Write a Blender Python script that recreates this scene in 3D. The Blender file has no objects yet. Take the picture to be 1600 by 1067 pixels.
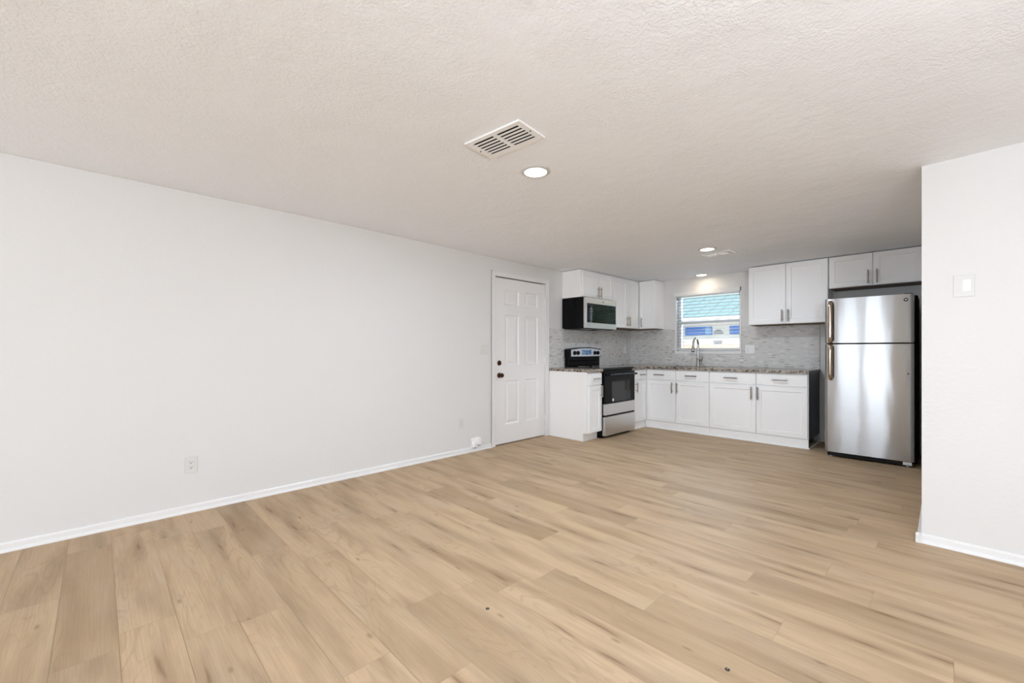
import bpy, bmesh, math, random
from mathutils import Vector, Matrix
PI = math.pi
random.seed(7)
sc = bpy.context.scene
col = sc.collection

# ------------------------------------------------------------------ camera, world, sun, exposure
CAM = (3.777, 0.0, 1.1577)
YAW = math.atan2(676.0, 662.0)
cam_data = bpy.data.cameras.new('camera')
cam_data.sensor_width = 36.0
cam_data.lens = 662.0 / 1600.0 * 36.0
cam_data.shift_y = 13.5 / 1600.0
cam_data.clip_start = 0.05
cam = bpy.data.objects.new('camera', cam_data)
col.objects.link(cam)
cam.location = CAM
cam.rotation_euler = (PI / 2, 0, YAW)
sc.camera = cam

sc.view_settings.view_transform = 'Standard'
sc.view_settings.look = 'None'
sc.view_settings.gamma = 1.0
sc.view_settings.use_curve_mapping = False
sc.view_settings.exposure = 0.06
sc.cycles.max_bounces = 14
sc.cycles.diffuse_bounces = 8
sc.cycles.glossy_bounces = 5
sc.cycles.transmission_bounces = 6
sc.cycles.transparent_max_bounces = 12
sc.cycles.caustics_reflective = False
sc.cycles.caustics_refractive = False
sc.cycles.sample_clamp_indirect = 6.0

world = bpy.data.worlds.new('world')
sc.world = world
world.use_nodes = True
bg = world.node_tree.nodes['Background']
bg.inputs[0].default_value = (0.80, 0.91, 1.0, 1)
bg.inputs[1].default_value = 1.8

def lamp(name, kind, loc, rot, energy, color=(1, 1, 1), **kw):
    d = bpy.data.lights.new(name, kind)
    d.energy = energy
    d.color = color
    for k, v in kw.items():
        setattr(d, k, v)
    o = bpy.data.objects.new(name, d)
    col.objects.link(o)
    o.location = loc
    o.rotation_euler = rot
    return o

sun = lamp('sun', 'SUN', (6, -6, 12), (0, 0, 0), 4.6, (1.0, 0.97, 0.94), angle=0.01)
sun.rotation_euler = Vector((-0.15, 0.75, -0.64)).to_track_quat('-Z', 'Y').to_euler()
# fill lamps added at unseen openings; rear pair follows the fridge's reflection
DAY = (0.87, 0.98, 1.13)
LED = (0.90, 1.0, 1.14)
lamp('fill_side_opening', 'AREA', (6.47, -2.4, 1.10), (0, PI / 2, 0), 14, DAY, shape='RECTANGLE', size=2.0, size_y=3.0)  # unseen side lamp added to brighten the room
for wx, ww, we in ((1.57, 1.04, 35), (2.80, 0.90, 36)):
    lamp('daylight_rear_window', 'AREA', (wx, -4.47, 1.20), (-PI / 2, 0, PI), we, DAY, shape='RECTANGLE', size=ww, size_y=1.8)
lamp('fill_rear_right', 'AREA', (5.65, -4.47, 1.20), (-PI / 2, 0, PI), 20, DAY, shape='RECTANGLE', size=1.4, size_y=1.8)  # out-of-view lamp added as fill, no window known there
lamp('fill_kitchen_sky', 'AREA', (1.27, 7.75, 2.95), (math.radians(57), 0, PI), 800, DAY, shape='RECTANGLE', size=1.6, size_y=1.2)  # area lamp hidden above the window, added to boost its daylight
lamp('fill_kitchen_ground', 'AREA', (1.27, 8.0, 0.45), (math.radians(122), 0, PI), 60, (1.0, 0.95, 0.88), shape='RECTANGLE', size=1.6, size_y=1.0)  # hidden low lamp added to lift the kitchen ceiling and cupboards

# ------------------------------------------------------------------ helpers
def tag(o, label=None, cat=None, group=None, kind=None):
    if label: o['label'] = label
    if cat: o['category'] = cat
    if group: o['group'] = group
    if kind: o['kind'] = kind
    return o

def thing(name, label, cat, loc, rz=0.0, group=None, kind=None):
    o = bpy.data.objects.new(name, None)
    o.empty_display_size = 0.1
    col.objects.link(o)
    o.location = loc
    o.rotation_euler = (0, 0, rz)
    return tag(o, label, cat, group, kind)

class MB:
    """collects shapes and links them as one mesh object"""
    def __init__(self):
        self.bm = bmesh.new()
    def box(self, x0, x1, y0, y1, z0, z1):
        v = [self.bm.verts.new(p) for p in ((x0, y0, z0), (x1, y0, z0), (x1, y1, z0), (x0, y1, z0),
                                            (x0, y0, z1), (x1, y0, z1), (x1, y1, z1), (x0, y1, z1))]
        for f in ((0, 3, 2, 1), (4, 5, 6, 7), (0, 1, 5, 4), (1, 2, 6, 5), (2, 3, 7, 6), (3, 0, 4, 7)):
            self.bm.faces.new([v[i] for i in f])
        return v
    def cyl(self, p, axis, r, length, seg=24, r2=None):
        """cylinder or cone starting at p, along axis"""
        a = Vector(axis).normalized()
        m = Matrix.Translation(Vector(p) + a * length / 2) @ a.to_track_quat('Z', 'Y').to_matrix().to_4x4()
        bmesh.ops.create_cone(self.bm, cap_ends=True, segments=seg, radius1=r, radius2=r if r2 is None else r2, depth=length, matrix=m)
    def ball(self, p, r, scale=(1, 1, 1), seg=20):
        m = Matrix.Translation(p) @ Matrix.Diagonal((scale[0], scale[1], scale[2], 1))
        bmesh.ops.create_uvsphere(self.bm, u_segments=seg, v_segments=seg // 2, radius=r, matrix=m)
    def lathe(self, p, axis, prof, seg=32):
        """prof: list of (radius, height along axis)"""
        q = Vector(axis).to_track_quat('Z', 'Y')
        rings = []
        for r, hh in prof:
            if r < 1e-6:
                rings.append([self.bm.verts.new(Vector(p) + q @ Vector((0, 0, hh)))])
            else:
                rings.append([self.bm.verts.new(Vector(p) + q @ Vector((r * math.cos(2 * PI * k / seg), r * math.sin(2 * PI * k / seg), hh))) for k in range(seg)])
        for a, b in zip(rings, rings[1:]):
            for k in range(seg):
                k2 = (k + 1) % seg
                if len(a) == 1 and len(b) == 1: continue
                if len(a) == 1: self.bm.faces.new((a[0], b[k], b[k2]))
                elif len(b) == 1: self.bm.faces.new((a[k], a[k2], b[0]))
                else: self.bm.faces.new((a[k], a[k2], b[k2], b[k]))
    def tube(self, pts, r, seg=12):
        pts = [Vector(p) for p in pts]
        rr = r if isinstance(r, (list, tuple)) else [r] * len(pts)
        rings = []
        up = None
        for i, p in enumerate(pts):
            t = (pts[min(i + 1, len(pts) - 1)] - pts[max(i - 1, 0)]).normalized()
            if up is None:
                up = t.orthogonal().normalized()
            up = (up - t * up.dot(t)).normalized()
            w = t.cross(up)
            rings.append([self.bm.verts.new(p + (up * math.cos(2 * PI * k / seg) + w * math.sin(2 * PI * k / seg)) * rr[i]) for k in range(seg)])
        for a, b in zip(rings, rings[1:]):
            for k in range(seg):
                self.bm.faces.new((a[k], a[(k + 1) % seg], b[(k + 1) % seg], b[k]))
        self.bm.faces.new(rings[0][::-1])
        self.bm.faces.new(rings[-1])
    def prism(self, poly, axis, a0, a1):
        """poly: 2D points; axis 'x' -> (y,z), 'y' -> (x,z), 'z' -> (x,y)"""
        def mk(u, v, a):
            return {'x': (a, u, v), 'y': (u, a, v), 'z': (u, v, a)}[axis]
        A = [self.bm.verts.new(mk(u, v, a0)) for u, v in poly]
        B = [self.bm.verts.new(mk(u, v, a1)) for u, v in poly]
        self.bm.faces.new(A)
        self.bm.faces.new(B[::-1])
        n = len(poly)
        for k in range(n):
            self.bm.faces.new((A[k], B[k], B[(k + 1) % n], A[(k + 1) % n]))
    def panel(self, x0, x1, z0, z1, y0, y1, cells, steps):
        """slab with front face at y0 (towards -y); each cell (x0,x1,z0,z1) gets successive insets (thickness, push)"""
        xs = sorted({x0, x1} | {c[0] for c in cells} | {c[1] for c in cells})
        zs = sorted({z0, z1} | {c[2] for c in cells} | {c[3] for c in cells})
        V = {(i, j): self.bm.verts.new((x, y0, z)) for i, x in enumerate(xs) for j, z in enumerate(zs)}
        picked = []
        for i in range(len(xs) - 1):
            for j in range(len(zs) - 1):
                f = self.bm.faces.new((V[i, j], V[i + 1, j], V[i + 1, j + 1], V[i, j + 1]))
                for c in cells:
                    if abs(xs[i] - c[0]) < 1e-6 and abs(xs[i + 1] - c[1]) < 1e-6 and abs(zs[j] - c[2]) < 1e-6 and abs(zs[j + 1] - c[3]) < 1e-6:
                        picked.append(f)
        # border and back
        ring = [V[i, 0] for i in range(len(xs))] + [V[len(xs) - 1, j] for j in range(1, len(zs))] + \
               [V[i, len(zs) - 1] for i in range(len(xs) - 2, -1, -1)] + [V[0, j] for j in range(len(zs) - 2, 0, -1)]
        back = [self.bm.verts.new((v.co.x, y1, v.co.z)) for v in ring]
        n = len(ring)
        for k in range(n):
            self.bm.faces.new((ring[k], back[k], back[(k + 1) % n], ring[(k + 1) % n]))
        self.bm.faces.new(back)
        self.bm.normal_update()
        for f in picked:
            for thick, push in steps:
                if thick > 0:
                    bmesh.ops.inset_individual(self.bm, faces=[f], thickness=thick, depth=0.0, use_even_offset=True)
                for v in f.verts:
                    v.co.y += push
    def build(self, name, mat, parent=None, bevel=0.0, smooth=None, loc=None, segs=2):
        bmesh.ops.recalc_face_normals(self.bm, faces=self.bm.faces)
        me = bpy.data.meshes.new(name)
        self.bm.to_mesh(me)
        self.bm.free()
        me.materials.append(mat)
        o = bpy.data.objects.new(name, me)
        col.objects.link(o)
        if parent is not None: o.parent = parent
        if loc is not None: o.location = loc
        if bevel:
            m = o.modifiers.new('bevel', 'BEVEL')
            m.width = bevel
            m.segments = segs
            m.limit_method = 'ANGLE'
            m.angle_limit = math.radians(50)
        if smooth:
            for p in me.polygons: p.use_smooth = True
            try:
                me.set_sharp_from_angle(angle=math.radians(smooth))
            except Exception:
                pass
        return o

def box_obj(name, mat, parent, *b, bevel=0.0):
    m = MB(); m.box(*b)
    return m.build(name, mat, parent, bevel)

# ------------------------------------------------------------------ materials
def new_mat(name):
    m = bpy.data.materials.new(name)
    m.use_nodes = True
    return m, m.node_tree.nodes, m.node_tree.links, m.node_tree.nodes['Principled BSDF']

def simple(name, rgb, rough=0.5, metal=0.0, spec=0.5, bump=0.0, bscale=200.0, vary=0.0, vscale=3.0):
    m, N, L, P = new_mat(name)
    P.inputs['Base Color'].default_value = (*rgb, 1)
    P.inputs['Roughness'].default_value = rough
    P.inputs['Metallic'].default_value = metal
    P.inputs['Specular IOR Level'].default_value = spec
    tc = N.new('ShaderNodeTexCoord')
    nz = N.new('ShaderNodeTexNoise')
    nz.inputs['Scale'].default_value = vscale
    nz.inputs['Detail'].default_value = 4
    L.new(tc.outputs['Object'], nz.inputs['Vector'])
    mx = N.new('ShaderNodeMix'); mx.data_type = 'RGBA'
    k = max(vary, 0.01)
    mx.inputs[6].default_value = (*[c * (1 - k) for c in rgb], 1)
    mx.inputs[7].default_value = (*[min(1, c * (1 + k)) for c in rgb], 1)
    L.new(nz.outputs['Fac'], mx.inputs[0])
    L.new(mx.outputs[2], P.inputs['Base Color'])
    if bump:
        n2 = N.new('ShaderNodeTexNoise')
        n2.inputs['Scale'].default_value = bscale
        n2.inputs['Detail'].default_value = 5
        L.new(tc.outputs['Object'], n2.inputs['Vector'])
        b = N.new('ShaderNodeBump')
        b.inputs['Strength'].default_value = 1.0
        b.inputs['Distance'].default_value = bump
        L.new(n2.outputs['Fac'], b.inputs['Height'])
        L.new(b.outputs['Normal'], P.inputs['Normal'])
    return m

def emit(name, rgb, strength):
    m, N, L, P = new_mat(name)
    P.inputs['Base Color'].default_value = (0.8, 0.8, 0.8, 1)
    P.inputs['Emission Color'].default_value = (*rgb, 1)
    P.inputs['Emission Strength'].default_value = strength
    return m

def math_node(N, L, op, a, b=None, c=None):
    n = N.new('ShaderNodeMath'); n.operation = op
    for i, v in enumerate((a, b, c)):
        if v is None: continue
        if isinstance(v, (int, float)): n.inputs[i].default_value = v
        else: L.new(v, n.inputs[i])
    return n.outputs[0]

def mix_rgb(N, L, fac, a, b, mode='MIX'):
    n = N.new('ShaderNodeMix'); n.data_type = 'RGBA'; n.blend_type = mode
    if isinstance(fac, (int, float)): n.inputs[0].default_value = fac
    else: L.new(fac, n.inputs[0])
    for i, v in ((6, a), (7, b)):
        if isinstance(v, tuple): n.inputs[i].default_value = (*v, 1)
        else: L.new(v, n.inputs[i])
    return n.outputs[2]

def ramp(N, L, fac, stops):
    r = N.new('ShaderNodeValToRGB')
    e = r.color_ramp.elements
    while len(e) < len(stops): e.new(0.5)
    for el, (p, c) in zip(e, stops):
        el.position = p
        el.color = (*c, 1) if isinstance(c, tuple) else (c, c, c, 1)
    L.new(fac, r.inputs[0])
    return r.outputs[0]

M = {}
M['wall'] = simple('wall_paint', (0.728, 0.722, 0.708), 0.55, spec=0.35, bump=0.0012, bscale=45, vary=0.012, vscale=0.9)
M['white'] = simple('white_trim_paint', (0.80, 0.795, 0.785), 0.35, spec=0.4)
M['door'] = simple('white_door_paint', (0.83, 0.82, 0.81), 0.38, spec=0.4)
M['cab'] = simple('white_cabinet_lacquer', (0.905, 0.905, 0.90), 0.38, spec=0.4)
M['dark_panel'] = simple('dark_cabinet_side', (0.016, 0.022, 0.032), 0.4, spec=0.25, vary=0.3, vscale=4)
M['raw_wood'] = simple('raw_wood_underside', (0.13, 0.075, 0.04), 0.6, vary=0.2, vscale=12)
M['black'] = simple('black_enamel', (0.003, 0.003, 0.0035), 0.25, spec=0.12)
M['black_matte'] = simple('black_plastic', (0.006, 0.006, 0.006), 0.5, spec=0.2)
M['fridge_black'] = simple('fridge_black_side', (0.004, 0.004, 0.004), 0.7, spec=0.03)
M['glass_black'] = simple('black_glass', (0.004, 0.004, 0.0045), 0.03, spec=0.5)
M['oven_glass'] = simple('oven_window_glass', (0.018, 0.018, 0.018), 0.05, spec=0.4)
M['nickel'] = simple('brushed_nickel', (0.30, 0.27, 0.24), 0.32, metal=1.0, vary=0.05)
M['brass'] = simple('warm_brushed_nickel', (0.36, 0.29, 0.20), 0.32, metal=1.0)
M['chrome'] = simple('faucet_steel', (0.55, 0.54, 0.53), 0.22, metal=1.0)
M['bronze'] = simple('oiled_bronze', (0.10, 0.055, 0.035), 0.28, metal=1.0)
M['plate'] = simple('white_plastic', (0.88, 0.88, 0.87), 0.3)
M['plate_wall'] = simple('ivory_plastic', (0.69, 0.685, 0.665), 0.3)
M['plate_grey'] = simple('greyish_plastic', (0.62, 0.61, 0.58), 0.35)
M['slot'] = simple('dark_slot', (0.02, 0.018, 0.016), 0.6)
M['vent'] = simple('vent_enamel', (0.86, 0.86, 0.85), 0.4)
M['vent_dark'] = simple('duct_darkness', (0.012, 0.011, 0.010), 0.8)  # black sheet standing in for the shade inside the duct
M['silver_panel'] = simple('pale_silver_panel', (0.72, 0.74, 0.80), 0.35, metal=0.35)
M['display'] = simple('blue_display', (0.10, 0.26, 0.50), 0.2)
M['display_key'] = simple('pale_blue_keys', (0.45, 0.62, 0.82), 0.3)
M['display_dark'] = simple('dark_blue_marks', (0.015, 0.04, 0.12), 0.3)
M['slat'] = simple('blind_slat', (0.80, 0.80, 0.79), 0.45)
M['slat_backlit'] = simple('backlit_blind_slat', (0.24, 0.26, 0.28), 0.5)  # white slats coloured grey, their backlit shade put into the colour
M['lamp_on'] = emit('lit_diffuser', (1.0, 0.95, 0.86), 9.0)
M['fill_globe_on'] = emit('lit_fill_globe', (0.90, 1.0, 1.14), 195.0)  # glow of the added pendant, set to brighten the room
M['trim_ring'] = simple('lamp_trim', (0.58, 0.57, 0.55), 0.4)
# outdoors
M['teal_roof'] = simple('teal_metal_roof', (0.19, 0.295, 0.31), 0.6, vary=0.05, vscale=2)
M['stucco'] = simple('white_stucco', (0.84, 0.84, 0.82), 0.8, bump=0.003, bscale=30)
M['sky_glass'] = simple('painted_sky_reflection', (0.07, 0.20, 0.58), 0.4)  # house window glass with the sky's reflection painted in as blue
M['blue_light'] = simple('pale_blue_paint', (0.24, 0.46, 0.78), 0.5)
M['grey_vent'] = simple('grey_louver', (0.30, 0.31, 0.33), 0.6)
M['fence'] = simple('tan_fence_wood', (0.50, 0.385, 0.28), 0.7, vary=0.12, vscale=5)
M['ground'] = simple('sandy_ground', (0.42, 0.39, 0.35), 0.9, vary=0.2, vscale=1.5)
M['leaf'] = simple('green_leaves', (0.07, 0.16, 0.045), 0.5, vary=0.5, vscale=6)
M['bark'] = simple('bark', (0.10, 0.07, 0.05), 0.8, vary=0.3, vscale=10)

def make_ceiling_mat():
    m, N, L, P = new_mat('textured_ceiling')
    tc = N.new('ShaderNodeTexCoord')
    def noise(scale, detail=3, rough=0.5, dist=0.0):
        n = N.new('ShaderNodeTexNoise')
        n.inputs['Scale'].default_value = scale
        n.inputs['Detail'].default_value = detail
        n.inputs['Roughness'].default_value = rough
        n.inputs['Distortion'].default_value = dist
        L.new(tc.outputs['Object'], n.inputs['Vector'])
        return n.outputs['Fac']
    k1 = ramp(N, L, noise(75, 3, 0.55, 0.3), [(0.40, 0.0), (0.58, 1.0)])
    k2 = noise(160, 3, 0.6)
    broad = noise(1.6, 4, 0.6)
    dens = ramp(N, L, noise(1.7, 2), [(0.35, 0.35), (0.65, 1.0)])
    h1 = math_node(N, L, 'MULTIPLY', k1, dens)
    h2 = math_node(N, L, 'MULTIPLY_ADD', k2, 0.45, h1)
    b = N.new('ShaderNodeBump')
    b.inputs['Strength'].default_value = 1.0
    b.inputs['Distance'].default_value = 0.0011
    L.new(h2, b.inputs['Height'])
    b2 = N.new('ShaderNodeBump')
    b2.inputs['Strength'].default_value = 1.0
    b2.inputs['Distance'].default_value = 0.022
    L.new(broad, b2.inputs['Height'])
    L.new(b2.outputs['Normal'], b.inputs['Normal'])
    L.new(b.outputs['Normal'], P.inputs['Normal'])
    c = mix_rgb(N, L, noise(2.2, 4), (0.85, 0.875, 0.91), (0.885, 0.905, 0.935))
    L.new(c, P.inputs['Base Color'])
    P.inputs['Roughness'].default_value = 0.7
    P.inputs['Specular IOR Level'].default_value = 0.25
    return m
M['ceiling'] = make_ceiling_mat()

def make_floor_mat():
    m, N, L, P = new_mat('oak_plank_floor')
    uv = N.new('ShaderNodeUVMap'); uv.uv_map = 'plank'
    at = N.new('ShaderNodeAttribute'); at.attribute_name = 'tone'
    def scaled(sx, sy):
        mp = N.new('ShaderNodeMapping')
        mp.inputs['Scale'].default_value = (sx, sy, 1)
        L.new(uv.outputs[0], mp.inputs['Vector'])
        return mp.outputs[0]
    def noise(sx, sy, detail=4, rough=0.55, dist=0.0):
        n = N.new('ShaderNodeTexNoise')
        n.inputs['Scale'].default_value = 1.0
        n.inputs['Detail'].default_value = detail
        n.inputs['Roughness'].default_value = rough
        n.inputs['Distortion'].default_value = dist
        L.new(scaled(sx, sy), n.inputs['Vector'])
        return n.outputs['Fac']
    base_light = (0.545, 0.395, 0.250)
    base_dark = (0.345, 0.238, 0.138)
    sep = N.new('ShaderNodeSeparateColor')
    L.new(at.outputs['Color'], sep.inputs[0])
    c = mix_rgb(N, L, sep.outputs[0], base_light, base_dark)
    # broad soft shade along the board
    s1 = ramp(N, L, noise(1.5, 9.0, 3, 0.5), [(0.42, 0.0), (0.72, 1.0)])
    c = mix_rgb(N, L, math_node(N, L, 'MULTIPLY', ramp(N, L, noise(2.0, 5.0, 3, 0.6), [(0.45, 0.0), (0.65, 1.0)]), 0.35), c, (0.46, 0.365, 0.26))
    c = mix_rgb(N, L, math_node(N, L, 'MULTIPLY', s1, 0.55), c, (0.26, 0.175, 0.10))
    # cathedral grain = contour lines of a stretched noise
    n0 = noise(1.3, 7.0, 2, 0.45, 0.3)
    con = math_node(N, L, 'SINE', math_node(N, L, 'MULTIPLY', n0, 95.0))
    con = ramp(N, L, con, [(0.0, 0.0), (0.55, 0.0), (1.0, 1.0)])
    msk = ramp(N, L, noise(0.9, 4.0, 1), [(0.47, 0.0), (0.62, 1.0)])
    c = mix_rgb(N, L, math_node(N, L, 'MULTIPLY', math_node(N, L, 'MULTIPLY', con, msk), 0.20), c, (0.215, 0.145, 0.085))
    # fine fibres
    fb = ramp(N, L, noise(4.0, 150.0, 4, 0.6), [(0.35, 0.0), (0.70, 1.0)])
    c = mix_rgb(N, L, math_node(N, L, 'MULTIPLY', fb, 0.22), c, (0.215, 0.15, 0.09))
    # knots with a dark flame along the board
    vo = N.new('ShaderNodeTexVoronoi'); vo.feature = 'F1'; vo.voronoi_dimensions = '2D'
    vo.inputs['Scale'].default_value = 1.0
    L.new(scaled(1.55, 4.2), vo.inputs['Vector'])
    kn = ramp(N, L, vo.outputs['Distance'], [(0.0, 1.0), (0.016, 0.8), (0.045, 0.0)])
    sepv = N.new('ShaderNodeSeparateColor')
    L.new(vo.outputs['Color'], sepv.inputs[0])
    pick = math_node(N, L, 'GREATER_THAN', sepv.outputs[0], 0.62)
    c = mix_rgb(N, L, math_node(N, L, 'MULTIPLY', math_node(N, L, 'MULTIPLY', kn, pick), 0.50), c, (0.13, 0.08, 0.045))
    vf = N.new('ShaderNodeTexVoronoi'); vf.feature = 'F1'; vf.voronoi_dimensions = '2D'
    vf.inputs['Scale'].default_value = 1.0
    wob = N.new('ShaderNodeTexNoise'); wob.inputs['Scale'].default_value = 1.0; wob.inputs['Detail'].default_value = 3
    L.new(scaled(3.0, 14.0), wob.inputs['Vector'])
    vv = N.new('ShaderNodeVectorMath'); vv.operation = 'MULTIPLY_ADD'
    L.new(wob.outputs['Color'], vv.inputs[0])
    vv.inputs[1].default_value = (0.35, 0.35, 0.0)
    L.new(scaled(0.95, 8.0), vv.inputs[2])
    L.new(vv.outputs[0], vf.inputs['Vector'])
    fl = ramp(N, L, vf.outputs['Distance'], [(0.0, 1.0), (0.025, 0.85), (0.08, 0.36), (0.28, 0.0)])
    sepf = N.new('ShaderNodeSeparateColor')
    L.new(vf.outputs['Color'], sepf.inputs[0])
    pf = math_node(N, L, 'GREATER_THAN', sepf.outputs[1], 0.48)
    c = mix_rgb(N, L, math_node(N, L, 'MULTIPLY', math_node(N, L, 'MULTIPLY', fl, pf), 0.78), c, (0.165, 0.095, 0.05))
    # seams: second UV map holds position inside the board in metres from the nearest edge
    L.new(c, P.inputs['Base Color'])
    P.inputs['Roughness'].default_value = 0.5
    P.inputs['Specular IOR Level'].default_value = 0.13
    b = N.new('ShaderNodeBump')
    b.inputs['Strength'].default_value = 0.6
    b.inputs['Distance'].default_value = 0.0006
    L.new(fb, b.inputs['Height'])
    L.new(b.outputs['Normal'], P.inputs['Normal'])
    return m
M['floor'] = make_floor_mat()

def make_granite():
    m, N, L, P = new_mat('speckled_granite')
    tc = N.new('ShaderNodeTexCoord')
    vo = N.new('ShaderNodeTexVoronoi'); vo.inputs['Scale'].default_value = 62
    nz = N.new('ShaderNodeTexNoise'); nz.inputs['Scale'].default_value = 40; nz.inputs['Detail'].default_value = 5
    L.new(tc.outputs['Object'], vo.inputs['Vector'])
    L.new(tc.outputs['Object'], nz.inputs['Vector'])
    sp = N.new('ShaderNodeSeparateColor')
    L.new(vo.outputs['Color'], sp.inputs[0])
    c1 = ramp(N, L, sp.outputs[0], [(0.0, (0.012, 0.010, 0.009)), (0.25, (0.03, 0.025, 0.02)), (0.42, (0.22, 0.18, 0.14)), (0.72, (0.50, 0.44, 0.37)), (1.0, (0.33, 0.27, 0.21))])
    c2 = ramp(N, L, nz.outputs['Fac'], [(0.38, (0.03, 0.025, 0.022)), (0.5, (0.30, 0.25, 0.20)), (0.65, (0.55, 0.50, 0.43))])
    c = mix_rgb(N, L, 0.35, c1, c2)
    L.new(c, P.inputs['Base Color'])
    P.inputs['Roughness'].default_value = 0.16
    return m
M['granite'] = make_granite()
M['granite_end'] = simple('dark_polished_granite_end', (0.006, 0.006, 0.006), 0.3, spec=0.15)

def make_mosaic():
    m, N, L, P = new_mat('mosaic_backsplash')
    tc = N.new('ShaderNodeTexCoord')
    sp = N.new('ShaderNodeSeparateXYZ')
    L.new(tc.outputs['Object'], sp.inputs[0])
    hx = math_node(N, L, 'ADD', sp.outputs[0], sp.outputs[1])
    cb = N.new('ShaderNodeCombineXYZ')
    L.new(hx, cb.inputs[0]); L.new(sp.outputs[2], cb.inputs[1])
    br = N.new('ShaderNodeTexBrick')
    br.inputs['Scale'].default_value = 1.0
    br.inputs['Brick Width'].default_value = 0.052
    br.inputs['Row Height'].default_value = 0.0150
    br.inputs['Mortar Size'].default_value = 0.0011
    br.inputs['Mortar Smooth'].default_value = 0.1
    br.inputs['Bias'].default_value = 0.0
    br.offset = 0.37
    br.inputs['Color1'].default_value = (0, 0, 0, 1)
    br.inputs['Color2'].default_value = (1, 1, 1, 1)
    br.inputs['Mortar'].default_value = (0.5, 0.5, 0.5, 1)
    L.new(cb.outputs[0], br.inputs['Vector'])
    tone = ramp(N, L, br.outputs['Color'], [(0.0, (0.40, 0.385, 0.36)), (0.10, (0.62, 0.61, 0.58)), (0.5, (0.68, 0.67, 0.645)), (0.92, (0.72, 0.71, 0.69)), (1.0, (0.90, 0.90, 0.89))])
    c = mix_rgb(N, L, br.outputs['Fac'], tone, (0.60, 0.585, 0.56))
    L.new(c, P.inputs['Base Color'])
    ro = ramp(N, L, br.outputs['Color'], [(0.0, 0.12), (0.45, 0.5), (0.8, 0.15), (1.0, 0.08)])
    L.new(ro, P.inputs['Roughness'])
    b = N.new('ShaderNodeBump')
    b.inputs['Strength'].default_value = 0.7
    b.inputs['Distance'].default_value = 0.0015
    hh = math_node(N, L, 'SUBTRACT', math_node(N, L, 'MULTIPLY', br.outputs['Color'], 0.6), br.outputs['Fac'])
    L.new(hh, b.inputs['Height'])
    L.new(b.outputs['Normal'], P.inputs['Normal'])
    return m
M['mosaic'] = make_mosaic()

def make_steel(name, rgb, rough, wave=0.0, wscale=(3.0, 3.0, 0.8), grain=(1, 0, 0), aniso=0.0):
    m, N, L, P = new_mat(name)
    tc = N.new('ShaderNodeTexCoord')
    mp = N.new('ShaderNodeMapping'); mp.inputs['Scale'].default_value = (2.0, 2.0, 260.0)
    L.new(tc.outputs['Object'], mp.inputs['Vector'])
    nz = N.new('ShaderNodeTexNoise'); nz.inputs['Scale'].default_value = 1.0; nz.inputs['Detail'].default_value = 3
    L.new(mp.outputs[0], nz.inputs['Vector'])
    P.inputs['Metallic'].default_value = 1.0
    c = mix_rgb(N, L, nz.outputs['Fac'], tuple(x * 0.97 for x in rgb), tuple(min(1, x * 1.03) for x in rgb))
    L.new(c, P.inputs['Base Color'])
    rr = math_node(N, L, 'MULTIPLY_ADD', nz.outputs['Fac'], 0.06, rough - 0.03)
    L.new(rr, P.inputs['Roughness'])
    if aniso:
        P.inputs['Anisotropic'].default_value = aniso
        cv = N.new('ShaderNodeCombineXYZ')
        for i in range(3): cv.inputs[i].default_value = grain[i]
        P.inputs['Anisotropic Rotation'].default_value = 0.25
        L.new(cv.outputs[0], P.inputs['Tangent'])
    if wave:
        mp2 = N.new('ShaderNodeMapping'); mp2.inputs['Scale'].default_value = wscale
        L.new(tc.outputs['Object'], mp2.inputs['Vector'])
        n2 = N.new('ShaderNodeTexNoise'); n2.inputs['Scale'].default_value = 1.0; n2.inputs['Detail'].default_value = 2
        L.new(mp2.outputs[0], n2.inputs['Vector'])
        b = N.new('ShaderNodeBump'); b.inputs['Strength'].default_value = 1.0; b.inputs['Distance'].default_value = wave
        L.new(n2.outputs['Fac'], b.inputs['Height'])
        L.new(b.outputs['Normal'], P.inputs['Normal'])
    return m
M['steel'] = make_steel('stainless_steel', (0.66, 0.65, 0.64), 0.30)
M['fridge_steel'] = make_steel('fridge_stainless', (0.40, 0.398, 0.395), 0.20, 0.004, aniso=1.0)
M['handle_steel'] = make_steel('brown_reflection_handle', (0.52, 0.42, 0.33), 0.22)  # steel tinted brown, the handle's brown reflection put into the colour

def make_glass():
    m, N, L, P = new_mat('clear_window_glass')
    out = N['Material Output']
    tr = N.new('ShaderNodeBsdfTransparent'); tr.inputs[0].default_value = (0.96, 0.98, 0.98, 1)
    gl = N.new('ShaderNodeBsdfGlossy'); gl.inputs['Roughness'].default_value = 0.02
    fr = N.new('ShaderNodeFresnel'); fr.inputs['IOR'].default_value = 1.45
    mx = N.new('ShaderNodeMixShader')
    L.new(fr.outputs[0], mx.inputs[0]); L.new(tr.outputs[0], mx.inputs[1]); L.new(gl.outputs[0], mx.inputs[2])
    L.new(mx.outputs[0], out.inputs['Surface'])
    return m
M['glass'] = make_glass()

# ------------------------------------------------------------------ the room shell
YB = 6.546           # back wall
YR = -4.5            # wall behind the camera
XR = 6.5             # far right wall
PX = 3.68            # partition edge
PY = 3.555           # partition face

def smooth01(a, b, x):
    t = min(1, max(0, (x - a) / (b - a)))
    return t * t * (3 - 2 * t)
def ceil_z(x, y):
    return 2.286 - 0.020 * smooth01(1.4, 3.5, y) + 0.012 * smooth01(3.7, 4.2, x) * smooth01(2.5, 3.5, y)

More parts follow.
